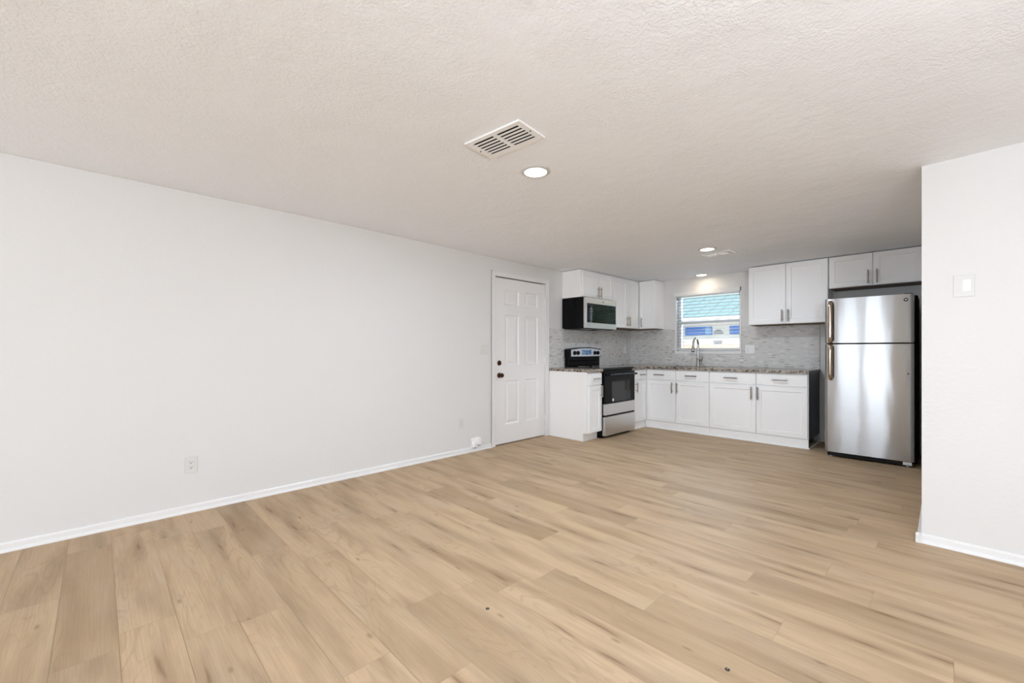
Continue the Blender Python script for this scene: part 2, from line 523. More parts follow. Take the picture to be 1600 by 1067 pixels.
# floor: one mesh of boards, every board with its own tone and grain offset
def build_floor():
    bm = bmesh.new()
    uvl = bm.loops.layers.uv.new('plank')
    tone = bm.loops.layers.float_color.new('tone')
    W, LEN, G = 0.186, 1.24, 0.0006
    dark_at = {13: 3.083, 9: 2.335, 10: 2.842, 6: 2.083, 4: -0.19, 11: 0.815, 14: 1.06, 0: 0.30, 1: 3.9, 19: 2.1, 17: 0.35}
    rnd = random.Random(11)
    k0 = int((YR - 0.2) / W) - 1
    for k in range(k0, 36):
        y1 = 0.062 + k * W
        y0 = y1 - W
        if y1 < YR - 0.15 or y0 > YB + 0.1: continue
        anchor = dark_at.get(k)
        off = anchor if anchor is not None else rnd.uniform(0, LEN)
        n0 = math.floor((-0.15 - off) / LEN)
        x = off + n0 * LEN
        while x < XR + 0.1:
            is_dark = anchor is not None and abs(x - anchor) < 0.02
            t = rnd.uniform(0.52, 0.66) if is_dark else min(0.34, abs(rnd.gauss(0.08, 0.10)))
            a, b = max(x + G, -0.12), min(x + LEN - G, XR + 0.1)
            if b - a > 0.01:
                u0, v0 = rnd.uniform(0, 60), rnd.uniform(0, 60)
                q = [(a, y0 + G), (b, y0 + G), (b, y1 - G), (a, y1 - G)]
                f = bm.faces.new([bm.verts.new((px, py, 0.0)) for px, py in q])
                for lp, (px, py) in zip(f.loops, q):
                    lp[uvl].uv = (u0 + px - x, v0 + py - y0)
                    lp[tone] = (t, rnd.random(), 0, 1)
            x += LEN
    # substrate seen only in the seams
    z = -0.0015
    f = bm.faces.new([bm.verts.new(p) for p in ((-0.12, YR - 0.12, z), (XR + 0.1, YR - 0.12, z), (XR + 0.1, YB + 0.1, z), (-0.12, YB + 0.1, z))])
    for lp in f.loops:
        lp[uvl].uv = (0, 0); lp[tone] = (1, 0, 0, 1)
    me = bpy.data.meshes.new('floor')
    bm.to_mesh(me); bm.free()
    me.materials.append(M['floor'])
    o = bpy.data.objects.new('floor', me)
    col.objects.link(o)
    return tag(o, kind='structure')
build_floor()

# ceiling
def build_ceiling():
    bm = bmesh.new()
    xs = [-0.15 + i * 0.2 for i in range(35)]
    ys = [YR - 0.15 + i * 0.2 for i in range(58)]
    lo = {(i, j): bm.verts.new((x, y, ceil_z(x, y))) for i, x in enumerate(xs) for j, y in enumerate(ys)}
    for i in range(len(xs) - 1):
        for j in range(len(ys) - 1):
            bm.faces.new((lo[i, j], lo[i, j + 1], lo[i + 1, j + 1], lo[i + 1, j]))
    me = bpy.data.meshes.new('ceiling')
    bm.to_mesh(me); bm.free()
    me.materials.append(M['ceiling'])
    for p in me.polygons: p.use_smooth = True
    o = bpy.data.objects.new('ceiling', me)
    col.objects.link(o)
    m = o.modifiers.new('solid', 'SOLIDIFY'); m.thickness = 0.12; m.offset = -1.0
    tag(o, kind='structure')
build_ceiling()

# left wall with the door opening
DY0, DY1, DZ = 3.412, 4.328, 2.052
m = MB()
m.box(-0.15, 0, YR - 0.15, DY0, -0.02, 2.38)
m.box(-0.15, 0, DY1, YB + 0.2, -0.02, 2.38)
m.box(-0.15, 0, DY0, DY1, DZ, 2.38)
tag(m.build('wall_left', M['wall']), kind='structure')
# back wall with the window opening
WX0, WX1, WZ0, WZ1 = 0.81, 1.735, 1.13, 2.02
m = MB()
m.box(0, WX0, YB, YB + 0.2, -0.02, 2.38)
m.box(WX1, XR + 0.15, YB, YB + 0.2, -0.02, 2.38)
m.box(WX0, WX1, YB, YB + 0.2, -0.02, WZ0)
m.box(WX0, WX1, YB, YB + 0.2, WZ1, 2.38)
tag(m.build('wall_back', M['wall']), kind='structure')
# partition at the right and its return beside the fridge alcove
m = MB()
m.prism([(PX, PY), (XR, PY), (XR, PY + 0.12), (PX + 0.12, PY + 0.12), (PX + 0.12, YB), (PX, YB)], 'z', -0.02, 2.38)
tag(m.build('wall_partition', M['wall']), kind='structure')
# wall behind the camera with a paired window and an added single opening for fill light
m = MB()
edges = [-0.15, 1.04, 2.10, 2.34, 3.26, 4.93, 6.37, XR + 0.15]
RZ0, RZ1 = 0.28, 2.12
for k in range(7):
    if k in (1, 3, 5):
        m.box(edges[k], edges[k + 1], YR - 0.15, YR, -0.02, RZ0)
        m.box(edges[k], edges[k + 1], YR - 0.15, YR, RZ1, 2.38)
    else:
        m.box(edges[k], edges[k + 1], YR - 0.15, YR, -0.02, 2.38)
tag(m.build('wall_rear', M['wall']), kind='structure')
# right wall: unseen opening added for the side fill lamp
SY0, SY1, SZ1 = -3.92, -0.88, 2.12
m = MB()
m.box(XR, XR + 0.15, YR - 0.15, SY0, -0.02, 2.38)
m.box(XR, XR + 0.15, SY1, YB, -0.02, 2.38)
m.box(XR, XR + 0.15, SY0, SY1, SZ1, 2.38)
tag(m.build('wall_right', M['wall']), kind='structure')



# baseboards: board with eased top and a shoe moulding
def baseboard(name, prof_axis, a0, a1, flip, base):
    prof = [(0, 0), (0.024, 0), (0.024, 0.006), (0.020, 0.014), (0.012, 0.018), (0.012, 0.044), (0.007, 0.052), (0, 0.054)]
    m = MB()
    m.prism([(base + flip * u, v) for u, v in prof], prof_axis, a0, a1)
    return tag(m.build(name, M['white']), kind='structure')
baseboard('baseboard_left', 'y', YR, 3.345, 1, 0.0)
baseboard('baseboard_right', 'x', PX - 0.026, XR, -1, PY)
baseboard('baseboard_partition', 'y', PY - 0.026, PY + 1.2, -1, PX)

# ------------------------------------------------------------------ entry door in the left wall
# local frame of left-wall things: x along world +y, y = depth into the wall (world -x)
LEFT = PI / 2
def door_entry():
    d = thing('door_1', None, None, (0, DY0, 0), LEFT, kind='structure')
    w = DY1 - DY0
    cells = []
    for cx in (0.180, 0.536):
        for z0, z1 in ((0.240, 0.785), (0.965, 1.598), (1.712, 1.902)):
            cells.append((cx, cx + 0.244, z0, z1))
    m = MB()
    m.panel(0.004, w - 0.004, 0.012, 2.040, 0.012, 0.05, cells, [(0.0, 0.0), (0.016, 0.011), (0.010, 0.0), (0.028, -0.007)])
    m.build('door_leaf', M['door'], d, 0.001)
    m = MB()
    def ring(x0, x1, z1, y0, y1, t):
        m.box(x0 - t, x0, y0, y1, 0, z1 + t)
        m.box(x1, x1 + t, y0, y1, 0, z1 + t)
        m.box(x0, x1, y0, y1, z1, z1 + t)
    ring(0.0, w, DZ - 0.001, -0.014, -0.0005, 0.060)
    m.box(-0.060, -0.044, -0.019, -0.0005, 0, DZ + 0.059)
    m.box(w + 0.044, w + 0.060, -0.019, -0.0005, 0, DZ + 0.059)
    m.box(-0.060, w + 0.060, -0.019, -0.0005, DZ + 0.044, DZ + 0.060)
    m.build('door_casing', M['white'], d, 0.003)
    m = MB()
    m.box(0, w, 0.051, 0.149, 0.0, 0.02) 
    m.build('threshold', M['slot'], d)
    m = MB(); m.box(0.0005, w - 0.0005, 0.06, 0.149, 0.021, DZ - 0.001)
    m.build('door_back', M['slot'], d)
    kx = 0.080
    m = MB()
    m.lathe((kx, 0.012, 0.852), (0, -1, 0), [(0, 0), (0.033, 0.0), (0.033, 0.004), (0.028, 0.009), (0.012, 0.011), (0.011, 0.030), (0.018, 0.034), (0.027, 0.044), (0.028, 0.054), (0.022, 0.063), (0, 0.066)])
    tag(m.build('door_knob', M['bronze'], d, smooth=40), 'round bronze knob')
    m = MB()
    m.lathe((kx, 0.012, 1.002), (0, -1, 0), [(0, 0), (0.031, 0.0), (0.031, 0.006), (0.025, 0.013), (0.0, 0.014)])
    m.box(kx - 0.005, kx + 0.005, -0.018, 0.0, 0.985, 1.019)
    tag(m.build('deadbolt', M['bronze'], d, smooth=40), 'round bronze deadbolt')
    for z in (0.24, 1.02, 1.80):
        m = MB()
        m.cyl((w + 0.0005, -0.006, z - 0.045), (0, 0, 1), 0.0065, 0.09, 12)
        m.box(w - 0.012, w + 0.012, -0.0155, 0.012, z - 0.042, z + 0.042)
        m.build('hinge', M['white'], d)
door_entry()

# ------------------------------------------------------------------ ceiling fittings
def downlight(x, y, label, energy, color):
    z = ceil_z(x, y) - 0.001
    t = thing('recessed_light', label, 'ceiling light', (x, y, z), 0, 'recessed ceiling lights')
    m = MB()
    m.lathe((0, 0, 0), (0, 0, -1), [(0.093, 0.0), (0.093, 0.003), (0.084, 0.008), (0.071, 0.009), (0.069, 0.004), (0.069, 0.0)], 40)
    m.build('trim_ring', M['trim_ring'], t, smooth=50)
    m = MB()
    m.lathe((0, 0, 0), (0, 0, -1), [(0, 0.0005), (0.0685, 0.0005), (0.0685, 0.004), (0.06, 0.006), (0, 0.006)], 40)
    m.build('diffuser', M['lamp_on'], t, smooth=50)
    d = bpy.data.lights.new('recessed_lamp', 'AREA')
    d.shape = 'DISK'; d.size = 0.12; d.energy = energy; d.color = color
    o = bpy.data.objects.new('recessed_lamp', d)
    col.objects.link(o)
    o.location = (x, y, z - 0.012)
downlight(1.978, 1.970, 'round recessed ceiling light nearest to the large vent, in the middle of the ceiling', 20, LED)
downlight(1.958, 4.773, 'round recessed ceiling light beside the small kitchen vent', 14, LED)
downlight(1.277, 6.345, 'round recessed ceiling light right above the kitchen window', 0.9, (1.0, 0.80, 0.58))

def pendant(x, y):  # unseen globe lamp added only to light the ceiling and floor
    z = ceil_z(x, y) - 0.001
    t = thing('fill_pendant', 'unseen globe pendant lamp added to brighten the right side of the living area', 'fill light', (x, y, z))
    m = MB(); m.lathe((0, 0, 0), (0, 0, -1), [(0, 0), (0.06, 0), (0.06, 0.012), (0.05, 0.022), (0, 0.024)], 28); m.build('canopy', M['nickel'], t, smooth=40)
    m = MB(); m.cyl((0, 0, -0.52), (0, 0, 1), 0.006, 0.50, 12); m.build('stem', M['nickel'], t, smooth=40)
    m = MB(); m.ball((0, 0, -0.65), 0.13, seg=32); m.build('globe', M['fill_globe_on'], t, smooth=180)
pendant(4.7, 0.3)

def vent_large():
    x, y = 2.125, 1.560
    t = thing('ceiling_vent', 'large white rectangular ceiling vent with two rows of dark slots', 'vent', (x, y, ceil_z(x, y) - 0.0005), math.radians(6.0))
    w, d = 0.190, 0.112
    m = MB()
    zt, zb = 0.0, -0.010
    m.box(-w, w, -d, -d + 0.030, zb, zt); m.box(-w, w, d - 0.030, d, zb, zt)
    m.box(-w, -w + 0.034, -d + 0.030, d - 0.030, zb, zt); m.box(w - 0.034, w, -d + 0.030, d - 0.030, zb, zt)
    m.box(-0.011, 0.011, -d + 0.030, d - 0.030, zb, zt)
    m.build('frame', M['vent'], t, 0.002)
    m = MB(); m.box(-w + 0.03, w - 0.03, -d + 0.026, d - 0.026, -0.0022, -0.0002)
    m.build('duct_shade', M['vent_dark'], t)
    n = 6
    pitch = (2 * d - 0.060) / n
    for s, nm in ((-1, 0), (1, 1)):
        x0, x1 = (0.011, w - 0.034) if s > 0 else (-w + 0.034, -0.011)
        m = MB()
        for k in range(n):
            yc = -d + 0.030 + pitch * k
            # flat web between two slots with a fixed blade turned up behind it
            pr = [(yc + 0.0130, -0.0100), (yc + pitch + 0.0002, -0.0100), (yc + pitch + 0.0002, -0.0090), (yc + 0.0130, -0.0090)]
            m.prism(pr, 'x', x0, x1)
        m.build('louver', M['vent'], t)
    for sx in (-1, 1):
        m = MB(); m.cyl((sx * (w - 0.015), 0, zb - 0.0018), (0, 0, 1), 0.0045, 0.0016, 12)
        m.build('screw', M['slot'], t)
vent_large()

def vent_small():
    x, y = 1.972, 5.085
    t = thing('ceiling_register', 'small white ceiling register with curved blades near the kitchen window', 'vent', (x, y, ceil_z(x, y) - 0.0005), math.radians(-5.0))
    w, d = 0.165, 0.092
    m = MB()
    m.box(-w, w, -d, -d + 0.02, -0.008, 0); m.box(-w, w, d - 0.02, d, -0.008, 0)
    m.box(-w, -w + 0.02, -d + 0.02, d - 0.02, -0.008, 0); m.box(w - 0.02, w, -d + 0.02, d - 0.02, -0.008, 0)
    m.build('frame', M['vent'], t, 0.002)
    m = MB(); m.box(-w + 0.02, w - 0.02, -d + 0.02, d - 0.02, -0.0022, -0.0002)
    m.build('duct_shade', M['vent_dark'], t)
    def bank(x0, x1):
        m = MB()
        for k in range(4):
            yc = -d + 0.036 + k * 0.031
            pr = [(yc - 0.016, -0.0105), (yc - 0.012, -0.0180), (yc + 0.002, -0.0165), (yc + 0.014, -0.0075), (yc + 0.014, -0.0060), (yc + 0.002, -0.0150), (yc - 0.011, -0.0165), (yc - 0.0145, -0.0105)]
            m.prism(pr, 'x', x0, x1)
        m.build('blade', M['vent'], t)
    bank(-w + 0.022, -0.012)
    bank(0.004, w - 0.058)
    m = MB(); m.prism([(-0.012, -0.0085), (0.004, -0.0085), (0.000, -0.0185), (-0.008, -0.0185)], 'y', -d + 0.02, d - 0.02)
    m.build('divider', M['plate_grey'], t)
    m = MB()
    for k in range(3):
        xc = w - 0.050 + k * 0.012
        m.prism([(xc - 0.004, -0.015), (xc + 0.006, -0.003), (xc + 0.0075, -0.004), (xc - 0.0025, -0.016)], 'y', -d + 0.02, d - 0.02)
    m.build('end_blade', M['vent'], t)
    m = MB(); m.box(-0.004, 0.004, -d + 0.006, -d + 0.012, -0.026, -0.008)
    m.build('lever', M['plate_grey'], t)
vent_small()

# ------------------------------------------------------------------ wall plates
def wall_plate(name, label, loc, rz, w, h, bits, cat, group=None, mat='plate'):
    """bits: list of ('rocker'|'outlet'|'toggle'|'blank', x centre)"""
    t = thing(name, label, cat, loc, rz, group)
    m = MB(); m.box(-w / 2, w / 2, -0.006, -0.0003, -h / 2, h / 2)
    m.build('cover_plate', M[mat], t, 0.0025)
    for kind, bx in bits:
        if kind == 'rocker':
            m = MB()
            m.prism([(-0.0062, -0.033), (-0.0062, 0.033), (-0.0105, 0.033), (-0.0075, 0.0), (-0.0085, -0.033)], 'x', bx - 0.0165, bx + 0.0165)
            m.build('rocker', M['plate'], t, 0.001)
        elif kind == 'toggle':
            m = MB(); m.box(bx - 0.005, bx + 0.005, -0.0068, -0.0061, -0.012, 0.012); m.build('toggle_slot', M['plate_grey'], t)
            m = MB(); m.prism([(-0.0062, -0.006), (-0.0062, 0.004), (-0.017, 0.011), (-0.018, 0.004)], 'x', bx - 0.0035, bx + 0.0035)
            m.build('toggle', M['plate'], t)
        elif kind == 'outlet':
            m = MB()
            m.box(bx - 0.0168, bx + 0.0168, -0.0085, -0.0062, -0.0335, 0.0335)
            body = m.build('receptacle', M[mat], t, 0.0012)
            for sz in (-0.0175, 0.0175):
                m = MB()
                m.box(bx - 0.0075, bx - 0.0055, -0.0092, -0.0087, sz, sz + 0.009)
                m.box(bx + 0.0055, bx + 0.0075, -0.0092, -0.0087, sz + 0.001, sz + 0.008)
                m.cyl((bx, -0.0087, sz - 0.007), (0, -1, 0), 0.0032, 0.0005, 12)
                m.build('socket_slot', M['slot'], body)
    return t
wall_plate('wall_outlet', 'white duplex outlet low on the long left wall, nearest to the viewer', (0, 0.480, 0.338), LEFT, 0.072, 0.120, [('outlet', 0)], 'outlet', 'wall outlets', 'plate_wall')
wall_plate('wall_outlet', 'white wall outlet low on the left wall, just above the small cable box', (0, 2.905, 0.335), LEFT, 0.072, 0.118, [('outlet', 0)], 'outlet', 'wall outlets', 'plate_wall')
wall_plate('light_switch', 'white double toggle switch plate just left of the entry door', (0, 3.247, 1.163), LEFT, 0.118, 0.116, [('toggle', -0.023), ('toggle', 0.023)], 'switch', None, 'plate_wall')
wall_plate('dimmer_switch', 'white switch plate on the bright partition wall at the far right', (3.854, PY, 1.527), 0, 0.084, 0.126, [('rocker', 0.012)], 'switch', None, 'plate_wall')
wall_plate('counter_outlet', 'white double outlet plate on the tiles just right of the window', (1.870, YB - 0.0125, 1.167), 0, 0.122, 0.120, [('outlet', -0.026), ('rocker', 0.026)], 'outlet')
wall_plate('range_outlet', 'narrow white outlet plate on the tiled left wall, right of the range', (0.0125, 6.335, 1.160), LEFT, 0.076, 0.120, [('outlet', 0)], 'outlet')

def cable_box():
    t = thing('cable_box', 'small white cable junction with two plugs at floor level left of the door', 'cable box', (0, 3.100, 0.10), LEFT)
    m = MB(); m.box(-0.060, 0.065, -0.008, -0.0003, -0.050, 0.055); m.build('wall_plate', M['plate'], t, 0.003)
    for xc, z0, z1 in ((-0.022, -0.052, 0.008), (0.042, -0.032, 0.048)):
        m = MB(); m.box(xc - 0.024, xc + 0.022, -0.042, -0.0082, z0, z1)
        p = m.build('plug', M['plate'], t, 0.006)
        m = MB(); m.box(xc - 0.014, xc + 0.014, -0.036, -0.014, z0 - 0.006, z0 - 0.0005); m.build('plug_port', M['slot'], p)
    m = MB(); m.tube([(-0.062, -0.012, 0.03), (-0.066, -0.016, 0.022), (-0.068, -0.016, 0.0), (-0.060, -0.020, -0.03), (-0.045, -0.026, -0.046)], 0.0022, 8)
    m.build('cable', M['plate_grey'], t, smooth=60)
cable_box()

# screws left in the floor
for x, y, lab in ((2.345, 1.249, 'tiny black speck of a screw in the floor boards, left of the other one'),
                  (3.226, 1.632, 'tiny round dark floor screw with a pale centre, nearest to the picture bottom')):
    t = thing('floor_screw', lab, 'screw', (x, y, 0.0), 0, 'screws in the floor')
    m = MB(); m.lathe((0, 0, 0.0004), (0, 0, 1), [(0, 0), (0.0085, 0), (0.0085, 0.0012), (0.005, 0.0022), (0, 0.0022)], 20)
    m.build('screw_head', M['slot'], t)
    m = MB(); m.lathe((0.0005, 0.0005, 0.0028), (0, 0, 1), [(0, 0), (0.0028, 0), (0.002, 0.0006), (0, 0.0006)], 12)
    m.build('screw_socket', M['nickel'], t)

# ------------------------------------------------------------------ kitchen cabinets
SH = [(0.055, 0.0), (0.003, 0.008)]     # shaker: rail width, then a shallow step back

def bar_pull(parent, x, z, length, vertical, mat='nickel', y=-0.0005):
    m = MB()
    h = length / 2
    off = 0.030
    a = (x, y - off, z - h) if vertical else (x - h, y - off, z)
    b = (x, y - off, z + h) if vertical else (x + h, y - off, z)
    m.tube([a, b], 0.0072, 12)
    for s in (-1, 1):
        p = (x, y, z + s * (h - 0.028)) if vertical else (x + s * (h - 0.028), y, z)
        m.cyl(p, (0, -1, 0), 0.005, off, 10)
    o = m.build('handle', M[mat], parent, smooth=40)
    return o

def cabinet(name, label, origin, rz, w, d, z0, z1, doors=(), drawers=(), toe=None, handle_mat='nickel', side_right=None, under=None, group=None, top_fill=None, hollow=False):
    """front of doors at local y=0; body from y=0.021 to d"""
    t = thing(name, label, 'cabinet', origin, rz, group)
    m = MB()
    zb = z0 if toe is None else 0.105
    m.box(0, w, 0.021, d, zb, z1)
    m.build('carcass', M['cab'], t, 0.001)
    if toe is not None:
        m = MB()
        m.box(0, w - (0.06 if side_right else 0), toe, d, 0.0, zb - 0.0005)
        if side_right: m.box(w - 0.06, w, toe, toe + 0.018, 0.0, zb - 0.0005)
        m.build('toe_kick', M['cab'], t)
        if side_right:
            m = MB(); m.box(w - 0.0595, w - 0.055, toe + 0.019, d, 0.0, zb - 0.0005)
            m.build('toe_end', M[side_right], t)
    if top_fill:
        m = MB(); m.box(0, w, 0.024, d, z1 + 0.0005, top_fill); m.build('top_filler', M['cab'], t)
    if under:
        m = MB(); m.box(0.012, w - 0.012, 0.030, d - 0.002, z0 - 0.006, z0 - 0.0005)
        tag(m.build('underside', M[under], t), 'unpainted brown wood underside')
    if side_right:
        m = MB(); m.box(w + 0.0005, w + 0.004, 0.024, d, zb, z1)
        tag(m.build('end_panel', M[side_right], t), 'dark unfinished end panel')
    for x0, x1, a, b, hd in doors:
        m = MB()
        m.panel(x0 + 0.0015, x1 - 0.0015, a + 0.0015, b - 0.0015, 0.0, 0.0195,
                [(x0 + 0.0015, x1 - 0.0015, a + 0.0015, b - 0.0015)], SH)
        dd = m.build('door', M['cab'], t, 0.0012)
        if hd:
            bar_pull(dd, hd[0], hd[1], hd[2], True, handle_mat)
    for x0, x1, a, b, hd in drawers:
        m = MB(); m.box(x0 + 0.0015, x1 - 0.0015, 0.0, 0.0195, a + 0.0015, b - 0.0015)
        dd = m.build('drawer', M['cab'], t, 0.002)
        if hd:
            bar_pull(dd, hd[0], hd[1], hd[2], False, handle_mat)
    return t

CT0, CT1 = 0.878, 0.916                       # worktop underside, top
ZU = 2.258
BF = 5.935                                     # front of the back-run doors
# base cabinet beside the entry door (faces +x)
cabinet('base_cabinet', 'narrow white base cabinet between the entry door and the range', (0.655, 4.394, 0), LEFT, 0.304, 0.653, 0.0, CT0 - 0.001,
        doors=[(0.02, 0.300, 0.108, 0.702, (0.274, 0.625, 0.150))], drawers=[(0.02, 0.300, 0.712, 0.864, (0.160, 0.795, 0.140))], toe=0.078)
# blind corner cabinet, right of the range (faces +x)
cabinet('corner_base_cabinet', 'white corner base cabinet with one narrow door right of the range', (0.625, 5.482, 0), LEFT, 0.473, 0.623, 0.0, CT0 - 0.001,
        doors=[(0.075, 0.425, 0.112, 0.712, (0.135, 0.615, 0.150))], drawers=[(0.075, 0.425, 0.722, 0.868, (0.30, 0.795, 0.150))], toe=0.030)
# sink base and drawer base on the back wall
cabinet('sink_base_cabinet', 'white two-door base cabinet under the sink and window', (0.603, BF, 0), 0, 0.938, 0.609, 0.0, CT0 - 0.001,
        doors=[(0.027, 0.471, 0.112, 0.712, (0.424, 0.615, 0.155)), (0.475, 0.936, 0.112, 0.712, (0.496, 0.615, 0.155))],
        drawers=[(0.027, 0.471, 0.722, 0.868, (0.227, 0.795, 0.158)), (0.475, 0.936, 0.722, 0.868, (0.696, 0.795, 0.158))], toe=0.008, hollow=True)
cabinet('base_cabinet', 'wide white two-door base cabinet with a dark right end, next to the refrigerator', (1.543, BF, 0), 0, 1.120, 0.609, 0.0, CT0 - 0.001,
        doors=[(0.003, 0.568, 0.112, 0.712, (0.520, 0.615, 0.160)), (0.572, 1.112, 0.112, 0.712, (0.592, 0.615, 0.160))],
        drawers=[(0.003, 0.568, 0.722, 0.868, (0.275, 0.795, 0.165)), (0.572, 1.112, 0.722, 0.868, (0.834, 0.795, 0.168))], toe=0.008, side_right='dark_panel')
# shoe moulding along the base cabinets
m = MB()
pr = [(0, 0), (0.014, 0), (0.013, 0.006), (0.008, 0.013), (0, 0.015)]
m.prism([(BF + 0.0078 - u, v) for u, v in pr], 'x', 0.62, 2.675)
m.prism([(2.664 + u, v) for u, v in pr], 'y', BF - 0.005, YB - 0.002)
m.prism([(0.5945 + u, v) for u, v in pr], 'y', 5.484, BF - 0.006)
tag(m.build('trim_1', M['white']), kind='structure')

# wall cabinets
cabinet('wall_cabinet', 'short white wall cabinet above the microwave', (0.345, 4.686, 0), LEFT, 0.764, 0.343, 1.884, ZU,
        doors=[(0.022, 0.398, 1.888, 2.235, (0.366, 1.970, 0.150)), (0.402, 0.762, 1.888, 2.235, (0.428, 1.970, 0.150))], handle_mat='brass')
cabinet('wall_cabinet', 'tall white two-door wall cabinet right of the microwave', (0.345, 5.453, 0), LEFT, 0.756, 0.343, 1.497, ZU,
        doors=[(0.003, 0.409, 1.500, 2.235, (0.378, 1.598, 0.150)), (0.413, 0.750, 1.500, 2.235, (0.445, 1.598, 0.150))], handle_mat='brass', under='raw_wood')
cabinet('corner_wall_cabinet', 'white single-door wall cabinet in the corner left of the window', (0.002, 6.213, 0), 0, 0.603, 0.330, 1.497, ZU,
        doors=[(0.346, 0.600, 1.500, 2.245, (0.397, 1.598, 0.150))], under='raw_wood')
cabinet('wall_cabinet', 'tall white two-door wall cabinet between window and refrigerator', (1.944, 6.213, 0), 0, 0.862, 0.330, 1.492, ZU,
        doors=[(0.002, 0.428, 1.494, 2.254, (0.391, 1.596, 0.152)), (0.432, 0.860, 1.494, 2.254, (0.457, 1.596, 0.152))], under='raw_wood', side_right=None)
cabinet('wall_cabinet', 'short white two-door wall cabinet above the refrigerator', (2.813, 6.213, 0), 0, 0.806, 0.330, 1.888, ZU,
        doors=[(0.002, 0.399, 1.890, 2.254, (0.361, 1.985, 0.152)), (0.403, 0.804, 1.890, 2.254, (0.437, 1.985, 0.152))], under='raw_wood')
# dark cabinet side seen above the refrigerator
# ------------------------------------------------------------------ worktops
def worktop_short():
    t = thing('countertop', 'short speckled brown granite worktop left of the range', 'countertop', (0.0, 4.386, CT0))
    m = MB(); m.box(0.0005, 0.672, 0, 0.314, 0, CT1 - CT0)
    m.build('slab', M['granite'], t, 0.004)
worktop_short()
SX0, SX1, SY0_, SY1_ = 0.86, 1.50, 6.03, 6.40
def worktop_long():
    t = thing('countertop', 'long L-shaped speckled brown granite worktop below the window', 'countertop', (0.0, 0.0, CT0))
    h = CT1 - CT0
    F = BF - 0.022
    xs = [0.0005, 0.645, SX0, SX1, 2.672]
    ys = [5.480, F, SY0_, SY1_, YB - 0.0005]
    bm = bmesh.new()
    cells = [(i, j) for i in range(4) for j in range(4) if not (j == 0 and i > 0) and not (i == 2 and j == 2)]
    vt, vb = {}, {}
    def vv(D, i, j, z):
        if (i, j) not in D: D[i, j] = bm.verts.new((xs[i], ys[j], z))
        return D[i, j]
    S = set(cells)
    for i, j in cells:
        q = [(i, j), (i + 1, j), (i + 1, j + 1), (i, j + 1)]
        bm.faces.new([vv(vt, a, b, h) for a, b in q])
        bm.faces.new([vv(vb, a, b, 0) for a, b in q][::-1])
        for (a, b), nb in ((((i, j), (i + 1, j)), (i, j - 1)), (((i + 1, j), (i + 1, j + 1)), (i + 1, j)), (((i + 1, j + 1), (i, j + 1)), (i, j + 1)), (((i, j + 1), (i, j)), (i - 1, j))):
            if nb not in S:
                bm.faces.new((vv(vb, *a, 0), vv(vb, *b, 0), vv(vt, *b, h), vv(vt, *a, h)))
    mb = MB(); mb.bm.free(); mb.bm = bm
    mb.build('slab', M['granite'], t, 0.003)
    m = MB(); m.box(2.6725, 2.675, F + 0.004, YB - 0.001, 0.001, h - 0.002)
    tag(m.build('slab_end', M['granite_end'], t), 'black cut end of the worktop')
worktop_long()

def sink():
    t = thing('kitchen_sink', 'stainless undermount sink set in the long worktop below the window', 'sink', ((SX0 + SX1) / 2, (SY0_ + SY1_) / 2, CT0 - 0.19))
    a, b = (SX1 - SX0) / 2 - 0.004, (SY1_ - SY0_) / 2 - 0.004
    m = MB()
    th = 0.004
    H = 0.19 + CT1 - CT0 - 0.012
    m.box(-a, a, -b, b, 0.0, th)
    m.box(-a, -a + th, -b, b, th, H); m.box(a - th, a, -b, b, th, H)
    m.box(-a + th, a - th, -b, -b + th, th, H); m.box(-a + th, a - th, b - th, b, th, H)
    m.build('basin', M['steel'], t, 0.001)
    m = MB(); m.lathe((0, 0.04, th + 0.0005), (0, 0, 1), [(0, 0), (0.045, 0), (0.045, 0.002), (0.03, 0.001), (0, 0.0008)], 24)
    m.build('drain', M['chrome'], t, smooth=40)
sink()

def faucet():
    t = thing('kitchen_faucet', 'tall gooseneck pull-down faucet behind the sink', 'faucet', (1.178, 6.472, CT1 + 0.0005))
    m = MB()
    m.lathe((0, 0, 0), (0, 0, 1), [(0, 0), (0.029, 0), (0.029, 0.006), (0.024, 0.012), (0.0225, 0.02), (0.0225, 0.115), (0.017, 0.125), (0, 0.126)], 28)
    m.build('body', M['chrome'], t, smooth=40)
    m = MB()
    pts = [(0, 0, 0.11)]
    for k in range(0, 9):
        pts.append((0, 0, 0.12 + 0.20 * k / 8))
    R = 0.088
    for k in range(1, 15):
        a = PI * k / 15
        pts.append((0, -R + R * math.cos(a), 0.32 + R * 1.12 * math.sin(a)))
    pts.append((0, -2 * R - 0.002, 0.305))
    m.tube(pts, 0.0150, 14)
    m.build('spout', M['chrome'], t, smooth=50)
    m = MB()
    m.lathe((0, -2 * R - 0.004, 0.306), (0, -0.06, -1), [(0.0155, 0), (0.0185, 0.012), (0.0195, 0.06), (0.022, 0.075), (0.021, 0.080), (0, 0.080)], 20)
    m.build('spray_head', M['chrome'], t, smooth=40)
    m = MB()
    m.lathe((0, -2 * R - 0.0088, 0.2255), (0, -0.06, -1), [(0, 0), (0.0205, 0), (0.020, 0.012), (0, 0.013)], 20)
    m.build('spray_nozzle', M['black_matte'], t, smooth=40)
    m = MB()
    m.cyl((0.0215, 0, 0.088), (1, 0, 0), 0.015, 0.022, 20)
    m.tube([(0.041, 0, 0.088), (0.050, 0, 0.094), (0.062, -0.004, 0.125), (0.066, -0.006, 0.150)], [0.010, 0.009, 0.0065, 0.006], 12)
    m.build('lever', M['nickel'], t, smooth=50)
faucet()

